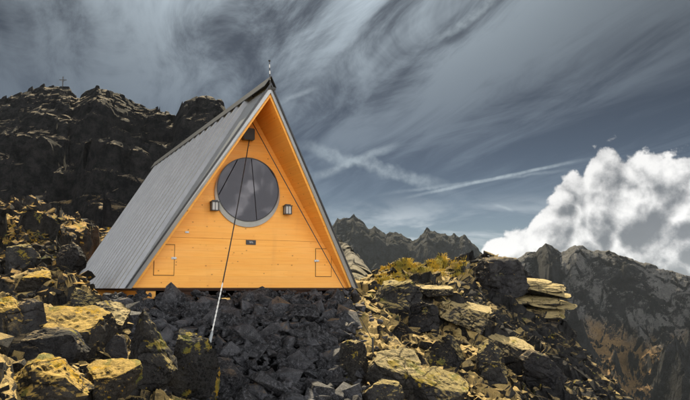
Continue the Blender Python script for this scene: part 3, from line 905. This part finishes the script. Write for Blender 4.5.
for (x, lab) in ((-0.745, 'black box lantern on the orange wall left of the round window'), (0.785, 'black box lantern on the orange wall right of the round window')):
    L = hut_thing('wall_lantern', x, 0.0, 1.585, lab, 'lantern', 'lanterns beside the round window'); L.scale = (.86, .86, .92)
    bm = bmesh.new(); box(bm, -.035, .035, -0.012, 0.001, -.06, .07); box(bm, -.012, .012, -.05, -.012, .03, .055); bm_obj('wall_bracket', bm, M_BLACK, L)
    bm = bmesh.new()
    for sx in (-1, 1):
        for yy in (-.048, -.172): box(bm, sx * .076 - .009, sx * .076 + .009, yy - .009, yy + .009, -.092, .075)
    box(bm, -.086, .086, -.182, -.038, -.108, -.092); bm_obj('cage', bm, M_BLACK, L)
    bm = bmesh.new(); vs = box(bm, -.098, .098, -.194, -.026, .075, .090)
    tp = box(bm, -.06, .06, -.16, -.06, .090, .118); bm_obj('cap', bm, M_BLACK, L)
    bm = bmesh.new(); box(bm, -.068, .068, -.165, -.055, -.091, .074); bm_obj('pane', bm, M_LPANE, L)
    bm = bmesh.new(); box(bm, -.006, .006, -.1735, -.1655, -.091, .074); bm_obj('glazing_bar', bm, M_BLACK, L)

bx_ = hut_thing('speaker_box', -0.09, 0.0, 3.06, 'small black box fixed under the peak above the round window', 'box')
bm = bmesh.new(); vs = box(bm, -.115, .115, -.19, -.03, -.115, .12); bmesh.ops.bevel(bm, geom=bm.edges[:], offset=.012, segments=2, affect='EDGES'); bm_obj('housing', bm, M_BLACK, bx_)
bm = bmesh.new(); box(bm, -.05, .05, -.03, .001, -.05, .05); bm_obj('mount', bm, M_IRON, bx_)
bm = bmesh.new(); box(bm, -.095, .095, -.197, -.188, -.095, .10); bm_obj('face', bm, M_IRON, bx_)

# second guy cable, from the peak down to the ground in front of the right corner
cb = hut_thing('guy_cable', 0, 0, 0, 'thin black cable running from the peak down the right side of the orange front', 'cable', 'cables that hold the hut down')
CE = (1.34, -2.64, -0.90)
bm = bmesh.new(); tube(bm, [(-0.05, -.14, 3.36), tuple(np.array((-0.05, -.14, 3.36)) * .5 + np.array(CE) * .5 + np.array((0, 0, -.01))), CE], [.0085, .0085, .005], 6); bm_obj('strand', bm, M_CABLE, cb)
bm = bmesh.new(); box(bm, -.08, -.02, -.16, .001, 3.34, 3.385); bm_obj('eye_bolt', bm, M_IRON, cb)
bm = bmesh.new(); tube(bm, [(CE[0], CE[1], CE[2] + .05), (CE[0], CE[1], CE[2] - .25)], .018, 8); bm_obj('ground_pin', bm, M_IRON, cb)

# ------------------------------------------------------------------ rocks
def ico(sub):
    bm = bmesh.new(); bmesh.ops.create_icosphere(bm, subdivisions=sub, radius=1.0)
    v = np.array([x.co[:] for x in bm.verts]); f = np.array([[x.index for x in p.verts] for p in bm.faces]); bm.free()
    return v, f


ICO = {4: ico(4), 5: ico(5)}


def rock_verts(dims, seed, sub=5, cuts=12, extra=(), rough=0.05, box_=0.0):
    r = np.random.default_rng(seed); v, f = ICO[sub]; v = v.copy()
    if box_:                                           # towards a block
        m_ = np.abs(v).max(1, keepdims=True); v = v * (1 - box_) + v / m_ * box_ * 0.86
    for i in range(cuts):
        n = r.normal(size=3); n /= np.linalg.norm(n); d = r.uniform(0.50, 0.86)
        k = v @ n - d; v = v - np.where(k > 0, k, 0)[:, None] * n * 0.96
    for n, d in extra:
        n = np.array(n, float); n /= np.linalg.norm(n)
        k = v @ n - d; v = v - np.where(k > 0, k, 0)[:, None] * n * 0.97
    s = np.abs(v).max(0); v = v / s
    v = v * np.array(dims) / 2
    L = float(np.mean(dims)); nn = v / L
    c_ = r.uniform(0, 50)
    nl = v / np.linalg.norm(v, axis=1, keepdims=True)
    dsp = sum(a * vnoise3(nn[:, 0] * k + c_, nn[:, 1] * k, nn[:, 2] * k * 1.6, seed + k_) for k_, (a, k) in enumerate(((.55, 3.0), (.55, 7.0), (.42, 15.0), (.34, 32.0))))
    # bedding steps
    lay = np.abs(((nn[:, 2] * 9 + nn[:, 0] * 2.4 + c_) % 1.0) - 0.5) * 2
    v = v + nl * (dsp * rough * L * 0.75 + (lay - 0.5)[:, None].ravel() * rough * L * 0.25)[:, None]
    return v, f


def boulder(label, px, mat, seed, thick=0.9, cuts=12, extra=(), rot=(0, 0, 0), rough=0.05, box_=0.35, sink=0.18, depth=None, sub=5, lift=0.0, name='boulder', cat='rock', group=None):
    u0, v0, u1, v1 = px
    p = hit((u0 + u1) / 2, v1) if depth is None else at((u0 + u1) / 2, v1, depth)
    d = p[1]
    w = (u1 - u0) * d / FPX; h = (v1 - v0) * d / FPX
    dims = (w, w * thick, h * (1 + sink))
    v, f = rock_verts(dims, seed, sub, cuts, extra, rough, box_)
    M_ = Matrix.Rotation(rot[2], 3, 'Z') @ Matrix.Rotation(rot[1], 3, 'Y') @ Matrix.Rotation(rot[0], 3, 'X')
    v = v @ np.array(M_).T
    ext = v.max(0) - v.min(0)
    v = v * np.array([w / ext[0], 1, h * (1 + sink) / ext[2]])
    v[:, 2] -= v[:, 2].min()
    k = p / np.linalg.norm(p)
    o = bpy.data.objects.new(name, np_mesh(name, v, f, mat))
    o.location = (p[0] + k[0] * w * thick * .35, p[1] + k[1] * w * thick * 0.35, p[2] - h * sink + lift)
    return link(o, label=label, cat=cat, group=group)


up_face = lambda lean, d=0.42, side=0.0: ((side, -lean, 1.0), d)
boulder('large pale tan slab with yellow lichen in the middle of the left boulders', (34, 308, 114, 360), M_OCHRE, 3, 0.95, 7, [up_face(.55, .40, .1), ((0, -1, .15), .62), ((1, -.2, .2), .62)], rough=.045, box_=.6)
boulder('pale lit boulder just in front of the lower left corner of the metal roof', (86, 302, 130, 342), M_LEDGE, 14, 0.9, 6, [up_face(.5, .5, .35), ((-.7, -.7, .2), .50), ((0, -1, -.1), .6)], box_=.4)
boulder('dark rounded boulder beside the left edge behind the tan slab', (15, 299, 48, 332), M_DARKROCK, 25, 0.9, 9, rough=.05)
boulder('small tan block cut by the left picture edge', (-18, 297, 24, 336), M_OCHRE, 31, 0.9, 8, [up_face(.4)], box_=.5)
boulder('long dark rock wedged under the front of the large tan slab', (-6, 330, 84, 366), M_DARKROCK, 36, 0.8, 10, [((0, -1, .1), .55)], box_=.5)
boulder('pointed dark pyramid rock with a bright ridge below the orange front', (119, 312, 172, 392), M_BOULDER, 43, 0.85, 3,
        [((-.85, -.55, .42), .30), ((.75, -.15, .62), .34), ((.25, -1, .30), .36), ((.2, .8, .5), .5)], rough=.05, box_=.1, sink=.1)
boulder('dark boulder with pale green lichen top that holds the cable end', (163, 333, 212, 402), M_BOULDER, 52, 0.9, 7, [((-.2, -1, .25), .46), up_face(.35, .62, .2)], box_=.4, sink=.05)
boulder('narrow tan rock leaning on the right of the cable boulder', (193, 348, 219, 405), M_OCHRE, 57, 1.2, 6, [((1, -.5, .35), .5)], box_=.3, sink=.05)
boulder('big mossy yellow boulder in the lower left picture corner', (-14, 360, 98, 418), M_OCHRE, 64, 0.85, 9, [((-.55, -.8, .3), .52), up_face(.25, .7, .25)], box_=.2, rough=.06)
boulder('small yellow topped block at the bottom between mossy boulder and pyramid rock', (80, 364, 138, 402), M_OCHRE, 77, 0.9, 6, [up_face(.45, .35, -.1), ((0, -1, 0), .5)], box_=.5)
boulder('grey boulder touching the lower left corner of the metal roof', (67, 288, 98, 311), M_BOULDER, 83, 0.9, 10)
boulder('dark grey boulder on the slope behind the roof corner', (57, 241, 86, 272), M_DARKROCK, 91, 0.9, 10)
boulder('green lichened boulder on the slope by the left picture edge', (1, 243, 38, 272), M_BOULDER, 95, 0.9, 10)
boulder('tan flat block on the left slope above the small tan block', (20, 270, 56, 292), M_OCHRE, 99, 1.0, 8, [up_face(.35)], box_=.6)
boulder('low dark rock in the gap right of the tan slab', (106, 336, 131, 366), M_DARKROCK, 102, 0.9, 9)
boulder('pale rounded boulder at the right edge of the dark rubble', (337, 342, 367, 386), M_LEDGE, 111, 0.9, 8, [((-.8, -.6, .1), .5)])
boulder('dark boulder with a bright rim at the bottom right of the rubble', (362, 382, 404, 412), M_BOULDER, 118, 0.9, 9)
boulder('large dark mossy boulder right of the hut corner on the knoll', (366, 280, 424, 318), M_BOULDER, 121, 0.8, 8, [((0, -1, .25), .52), up_face(.2, .6, -.2)], box_=.4)
boulder('flat pale slab lying on top of the knoll', (419, 285, 453, 298), M_LEDGE, 133, 1.0, 6, [up_face(.3, .5)], box_=.8)
boulder('dark triangular rock with green edge in the middle of the knoll face', (426, 336, 468, 372), M_BOULDER, 142, 0.8, 4, [((.8, -.3, .6), .42), ((-.6, -.5, .5), .55), ((0, -1, .1), .4)], box_=.3)
boulder('dark rounded hump on the knoll crest behind the ledge', (472, 256, 529, 294), M_DARKROCK, 151, 0.9, 9, rough=.06)
boulder('long pale slab dipping right below the knoll top', (436, 300, 492, 330), M_LEDGE, 163, 0.7, 6, [up_face(.35, .32, -.35)], rot=(0, .40, 0), box_=.8)
boulder('lichened slab dipping right at the bottom of the knoll', (372, 352, 432, 400), M_LEDGE, 171, 0.6, 6, [up_face(.4, .3, -.3)], rot=(0, .55, 0), box_=.8)
boulder('second narrow slab dipping right near the bottom picture edge', (404, 372, 470, 412), M_BOULDER, 178, 0.6, 6, [up_face(.4, .3, -.3)], rot=(0, .5, 0), box_=.8)
boulder('dark block in the knoll face under the flat pale slab', (408, 303, 440, 334), M_DARKROCK, 184, 0.8, 9, box_=.5)
boulder('dark block at the left foot of the knoll', (388, 322, 416, 346), M_DARKROCK, 187, 0.8, 9, box_=.5)
boulder('dark tall rock right of the triangular rock', (478, 342, 508, 388), M_BOULDER, 192, 0.8, 7, [((.6, -.4, .5), .5)], box_=.4)
boulder('pale ridge slab on the lower right knoll face', (486, 336, 532, 364), M_LEDGE, 199, 0.6, 6, [up_face(.3, .3, -.4)], rot=(0, .5, 0), box_=.8)
boulder('dark slab on the right flank under the ledge', (516, 352, 566, 392), M_DARKROCK, 204, 0.7, 7, rot=(0, .5, 0), box_=.6)

# overhanging ledge of stacked plates on the right of the knoll
P0 = at(543, 316, 20.3)
ledge = empty('rock_ledge', tuple(P0), 0.0, label='overhanging ledge of thin layered plates on the right of the knoll', cat='rock ledge')
for i, (x_, y_, z_, w_, d_, h_, tl) in enumerate((
        (-.30, .25, -.10, 1.50, 1.9, .42, .02), (-.12, .10, .14, 1.62, 1.8, .26, -.05), (.10, .02, .33, 1.56, 1.7, .22, .03), (-.08, .12, .50, 1.60, 1.6, .24, -.03),
        (.16, .10, .68, 1.44, 1.6, .20, .05), (.02, .22, .83, 1.50, 1.5, .22, -.04), (-.22, .34, .99, 1.20, 1.3, .20, .04))):
    v, f = rock_verts((w_, d_, h_), 400 + i, 4, 5, [((1, -.3, .15 if i % 2 else -.3), .72), ((-.1, -1, .25), .66)], .045, .75)
    m_ = np.array(Matrix.Rotation(tl + .05, 3, 'Y') @ Matrix.Rotation(.10, 3, 'X') @ Matrix.Rotation((-1) ** i * .16, 3, 'Z'))
    o = bpy.data.objects.new('plate', np_mesh('plate', v @ m_.T, f, M_LEDGE if i else M_DARKROCK)); o.location = (x_, y_, z_)
    link(o, ledge)
boulder('dark wedge rock jutting out under the right tip of the ledge', (538, 299, 568, 322), M_DARKROCK, 215, 0.9, 5, [((.5, -.2, -.9), .3)], depth=20.9, box_=.3, sink=0)
boulder('dark cliff block that carries the overhanging ledge', (512, 310, 552, 350), M_DARKROCK, 222, 1.0, 8, depth=20.3, box_=.6)

# ------------------------------------------------------------------ loose stones
def hull_stone(seed, flat):
    r = np.random.default_rng(seed); bm = bmesh.new()
    pts = r.uniform(-1, 1, (19, 3)); pts = pts / np.maximum(np.abs(pts).max(1, keepdims=True), .6) * r.uniform(.62, 1, (19, 1))
    for p_ in pts * np.array([.5, .5 * r.uniform(.55, .95), .5 * flat * r.uniform(.7, 1.2)]): bm.verts.new(p_)
    rr_ = bmesh.ops.convex_hull(bm, input=bm.verts[:])
    bmesh.ops.delete(bm, geom=[e for e in rr_['geom_interior'] if isinstance(e, bmesh.types.BMVert)], context='VERTS')
    bmesh.ops.triangulate(bm, faces=bm.faces[:]); bm.verts.ensure_lookup_table(); bm.verts.index_update()
    v = np.array([x.co[:] for x in bm.verts]); f = np.array([[x.index for x in p.verts] for p in bm.faces]); bm.free()
    return v, f


HULLS = [hull_stone(300 + i, 0.55) for i in range(26)]


def scatter(parent, mat, P, S, rs_, prefix='stone', stuff='loose_stones', n_obj=300, tilt=.35, normal=None):
    """the n_obj stones that show largest become objects; the others one joined part"""
    meshes = [np_mesh(prefix, v, f, mat) for v, f in HULLS]
    order = np.argsort(-S / np.linalg.norm(P, axis=1))
    vs, fs, off = [], [], 0
    for rank, i in enumerate(order):
        k = int(rs_.integers(len(HULLS)))
        e = (float(rs_.normal() * tilt), float(rs_.normal() * tilt), float(rs_.uniform(0, 6.28)))
        sc_ = (S[i] * rs_.uniform(.85, 1.35), S[i] * rs_.uniform(.8, 1.1), S[i] * rs_.uniform(.7, 1.25))
        if rank < n_obj:
            o = bpy.data.objects.new(prefix, meshes[k]); o.location = tuple(P[i]); o.rotation_euler = e; o.scale = sc_
            link(o, parent)
        else:
            from mathutils import Euler
            m_ = np.array(Euler(e).to_matrix()); v = (HULLS[k][0] * np.array(sc_)) @ m_.T + P[i]
            vs.append(v); fs.append(HULLS[k][1] + off); off += len(v)
    if vs: link(bpy.data.objects.new(stuff, np_mesh(stuff, np.concatenate(vs), np.concatenate(fs), mat)), parent, kind='stuff')


# rubble embankment under the hut front
lxs, lys = np.meshgrid(np.linspace(-3.3, 2.75, 150), np.linspace(-5.6, 0.6, 150), indexing='ij')


def rubble_z(lx, ly):
    w = HUT_O[:2] + lx[..., None] * RT[:2] + ly[..., None] * AX[:2]
    gz = base_z(w[..., 0], w[..., 1])
    ramp = -0.17 + 0.36 * np.minimum(ly + 0.15, 0)
    z = np.maximum(gz + 0.02, ramp)
    side = sstep(lx, -3.3, -2.6) * (1 - sstep(lx, 2.2, 2.75)) * sstep(ly, -5.6, -4.9)
    return w, z * side + (gz - .5) * (1 - side)


w_, z_ = rubble_z(lxs, lys)
z_ = z_ + blocks(w_[..., 0], w_[..., 1], .30, 91, .6, (0, 0), .15) * .5 + blocks(w_[..., 0], w_[..., 1], .12, 92, .6) * .4 - .12
rubble = link(bpy.data.objects.new('rubble_slope', np_mesh('rubble_slope', np.stack([w_[..., 0], w_[..., 1], z_], -1).reshape(-1, 3), grid_faces(150, 150), M_GRIT_SHADE)), kind='structure')
rubble.data.materials.append(M_GROUND)
rf = grid_faces(150, 150)
rubble.data.polygons.foreach_set('material_index', (lxs.ravel()[rf[:, 0]] > 2.25 + 0.5 * lys.ravel()[rf[:, 0]] + 0.15 * vnoise2(lxs.ravel()[rf[:, 0]] * 3, lys.ravel()[rf[:, 0]] * 3, 2)).astype(np.int32))  # dark base ends at the hut's shadow edge, drawn by material
rs_ = np.random.default_rng(21)
n = 1350
lx, ly = rs_.uniform(-2.75, 2.5, n), rs_.uniform(-4.9, -0.05, n)
kp = lx < 2.3 + 0.5 * ly + rs_.normal(0, .15, n)  # dark slate kept inside the hut's shadow, so colour paints its edge
lx, ly = lx[kp], ly[kp]; n = len(lx)
w_, z_ = rubble_z(lx, ly)
S = np.clip(rs_.lognormal(math.log(.21), .46, n), .09, .62)
cap = np.where(ly > -0.30, np.minimum(S, .20), S)
P = np.stack([w_[:, 0], w_[:, 1], z_ + cap * .12 + rs_.uniform(-.05, .09, n)], -1)
P[:, 2] = np.where(ly > -0.35, np.minimum(P[:, 2], -0.035), P[:, 2])
scatter(rubble, M_SLATE, P, cap, rs_)
n = 1600                                                       # small chips filling the joints
lx, ly = rs_.uniform(-2.75, 2.5, n), rs_.uniform(-4.9, -0.03, n)
kp = lx < 2.45 + 0.5 * ly + rs_.normal(0, .3, n)
lx, ly = lx[kp], ly[kp]; n = len(lx)
w_, z_ = rubble_z(lx, ly)
P = np.stack([w_[:, 0], w_[:, 1], np.minimum(z_ + rs_.uniform(-.02, .10, n), np.where(ly > -.3, -.03, 9))], -1)
scatter(rubble, M_SLATE, P, rs_.uniform(.05, .13, n), rs_, n_obj=0, stuff='slate_chips')

# stones on the knoll and on the left slope
n = 7500
a_ = rs_.uniform(R(-30), R(30), n); r_ = 5.5 + 20 * rs_.uniform(0, 1, n) ** 1.1
x_, y_ = r_ * np.sin(a_), r_ * np.cos(a_)
lx, ly = hut_local(x_, y_)
ok = ~((lx > -2.75) & (lx < np.minimum(2.75, 2.2 + 0.5 * np.minimum(ly, 0))) & (ly > -5.2) & (ly < 9.6)) & ~((np.abs(lx) < 2.75) & (ly > -.2) & (ly < 9.6)) & ((x_ > -0.4) | (x_ < -2.6))
x_, y_, a_, r_ = x_[ok], y_[ok], a_[ok], r_[ok]
keep = (x_ < 0) | (rs_.uniform(0, 1, len(x_)) < np.where((x_ < 2.6) & (r_ < 17), 1.0, 0.38))
x_, y_, a_, r_ = x_[keep], y_[keep], a_[keep], r_[keep]
z_ = ground_z(x_, y_, False)
t = np.linspace(.25, .97, 50)[:, None]
vis = (z_[None] * t + .12 > base_z(x_[None] * t, y_[None] * t)).all(0) & (z_ / r_ > -.2)
x_, y_, z_, r_ = x_[vis], y_[vis], z_[vis], r_[vis]
S = np.clip(rs_.lognormal(math.log(.16), .45, len(x_)), .06, .42) * np.where(r_ > 14, 1.2, .85)
PP = np.stack([x_, y_, z_ + S * .08], -1); isl = (x_ < -3.6) & (r_ > 12.5)
isf = (x_ + 0.10 * (y_ - 14) + rs_.normal(0, .5, len(x_)) > 3.9)  # flank stones take the painted shade colour too
scatter(ground, M_GROUND, PP[~isl & ~isf], S[~isl & ~isf], rs_, n_obj=170, tilt=.4)
scatter(ground, M_FLANK_SHADE, PP[isf], S[isf], rs_, n_obj=70, tilt=.4)
scatter(ground, M_LEFT, PP[isl], S[isl], rs_, n_obj=60, tilt=.4)

# ------------------------------------------------------------------ yellow grass on the knoll
m, q, b = new_mat('dry_yellow_grass')
pos = V(m.node_tree, q.new('ShaderNodeNewGeometry').outputs['Position'])
n_ = q.noise(pos, 3.0, 5, .6)
q.put(b.inputs['Base Color'], q.mix(n_.step(.35, .65), (0.62, 0.42, 0.04), (0.30, 0.27, 0.06)))
b.inputs['Roughness'].default_value = .8
M_GRASS = m
vs, fs, off = [], [], 0
gr = np.random.default_rng(8)
cand = []
for (u0, u1, v0, v1, nn) in ((392, 446, 250, 272, 620), (378, 408, 266, 288, 260), (430, 466, 256, 276, 160)):
    uu, vv = gr.uniform(u0, u1, nn), gr.uniform(v0, v1, nn)
    for u_, v_ in zip(uu, vv):
        p = hit(u_, v_, 8, 34)
        if p is not None: cand.append(p)
for p in cand:
    nb = int(gr.integers(9, 17)); rad_ = gr.uniform(.05, .16)
    for k in range(nb):
        a_ = gr.uniform(0, 6.28); rr_ = rad_ * math.sqrt(gr.uniform()); h_ = gr.uniform(.005, .045); bnd = gr.uniform(.03, .10); wd = gr.uniform(.006, .013)
        bx0 = p + np.array([rr_ * math.cos(a_), rr_ * math.sin(a_), -.04]); dirb = np.array([math.cos(a_ + gr.normal() * .6), math.sin(a_ + gr.normal() * .6), 0]); sd = np.array([-dirb[1], dirb[0], 0]) * wd
        mid_ = bx0 + dirb * bnd * .4 + np.array([0, 0, .04 + h_ * .65]); tip = bx0 + dirb * bnd * 1.3 + np.array([0, 0, .04 + h_])
        vs += [bx0 - sd, bx0 + sd, mid_ + sd * .7, mid_ - sd * .7, tip]; fs += [[off, off + 1, off + 2], [off, off + 2, off + 3], [off + 3, off + 2, off + 4]]; off += 5
link(bpy.data.objects.new('grass', np_mesh('grass', np.array(vs), np.array(fs), M_GRASS)), kind='stuff', label='short matted yellow grass on top of the knoll', cat='grass')

# ------------------------------------------------------------------ summit cross
deps = bpy.context.evaluated_depsgraph_get()
pc = at(60, 84, 127); ang = math.atan2(pc[0], pc[1])
sel = np.abs(np.arctan2(vco[:, 0], vco[:, 1]) - ang) < R(.25)
top_i = np.argmax(np.where(sel & (np.hypot(vco[:, 0], vco[:, 1]) > 90), vco[:, 2] / np.hypot(vco[:, 0], vco[:, 1]), -9))
pt = vco[top_i]
cross = empty('summit_cross', (float(pt[0]), float(pt[1]), float(pt[2]) - .3), 0.1, label='small dark cross standing on the left summit', cat='cross')
bm = bmesh.new(); box(bm, -.07, .07, -.07, .07, 0, 2.05); bm_obj('upright', bm, M_IRON, cross)
bm = bmesh.new(); box(bm, -.62, .62, -.06, .06, 1.40, 1.52); bm_obj('crossbar', bm, M_IRON, cross)
for sx in (-1, 1):
    bm = bmesh.new(); tube(bm, [(sx * .02, 0, 1.10), (sx * .33, 0, 1.42)], .03); bm_obj('brace', bm, M_IRON, cross)

# ------------------------------------------------------------------ guy cable from the peak box to the boulders
top_p = Vector(hut_w(-0.07, -0.12, 2.95)); ph = hit(206, 352)
end_p = Vector(at(207.5, 353, ph[1] - .60))
guy = empty('guy_cable', tuple(end_p), 0.0, label='guy cable from the peak down to the boulders, dark above and white rope below', cat='cable', group='cables that hold the hut down')
L = top_p - end_p
def gp(t): return L * t + Vector((0, 0, -0.16 * math.sin(math.pi * t)))
SPL = 0.30
bm = bmesh.new(); tube(bm, [gp(SPL + (1 - SPL) * i / 14) for i in range(15)], .0105, 6); bm_obj('strand', bm, M_CABLE, guy)
for k in range(2):
    bm = bmesh.new(); pts = []
    for i in range(90):
        t_ = SPL * i / 89; c_ = gp(t_); a_ = i * 0.55 + k * math.pi
        pts.append(c_ + Vector((math.cos(a_), 0, math.sin(a_) * .3)) * .0068)
    tube(bm, pts, .0068, 6); bm_obj('rope', bm, M_WHITE, guy)
bm = bmesh.new(); tube(bm, [gp(0.0), gp(.02), gp(.075), gp(.09)], [.012, .022, .022, .010], 8); bm_obj('turnbuckle', bm, M_STEEL, guy)
bm = bmesh.new(); tube(bm, [gp(0.012) + Vector((0, 0, .0)), end_p * 0 + Vector((0, 0.02, -.12))], .02, 8); bm_obj('anchor', bm, M_IRON, guy)

# ------------------------------------------------------------------ air
bm = bmesh.new(); box(bm, -2700, 2700, -2700, 2700, -300, 75)
hz = bm_obj('haze', bm, None, kind='stuff')
m = bpy.data.materials.new('mountain_air'); m.use_nodes = True; nt = m.node_tree; nt.nodes.clear()
o_ = nt.nodes.new('ShaderNodeOutputMaterial'); pv = nt.nodes.new('ShaderNodeVolumePrincipled')
pv.inputs['Color'].default_value = (0.72, 0.84, 1.0, 1); pv.inputs['Density'].default_value = 0.000035; pv.inputs['Anisotropy'].default_value = 0.2
nt.links.new(pv.outputs[0], o_.inputs['Volume'])
hz.data.materials.append(m)
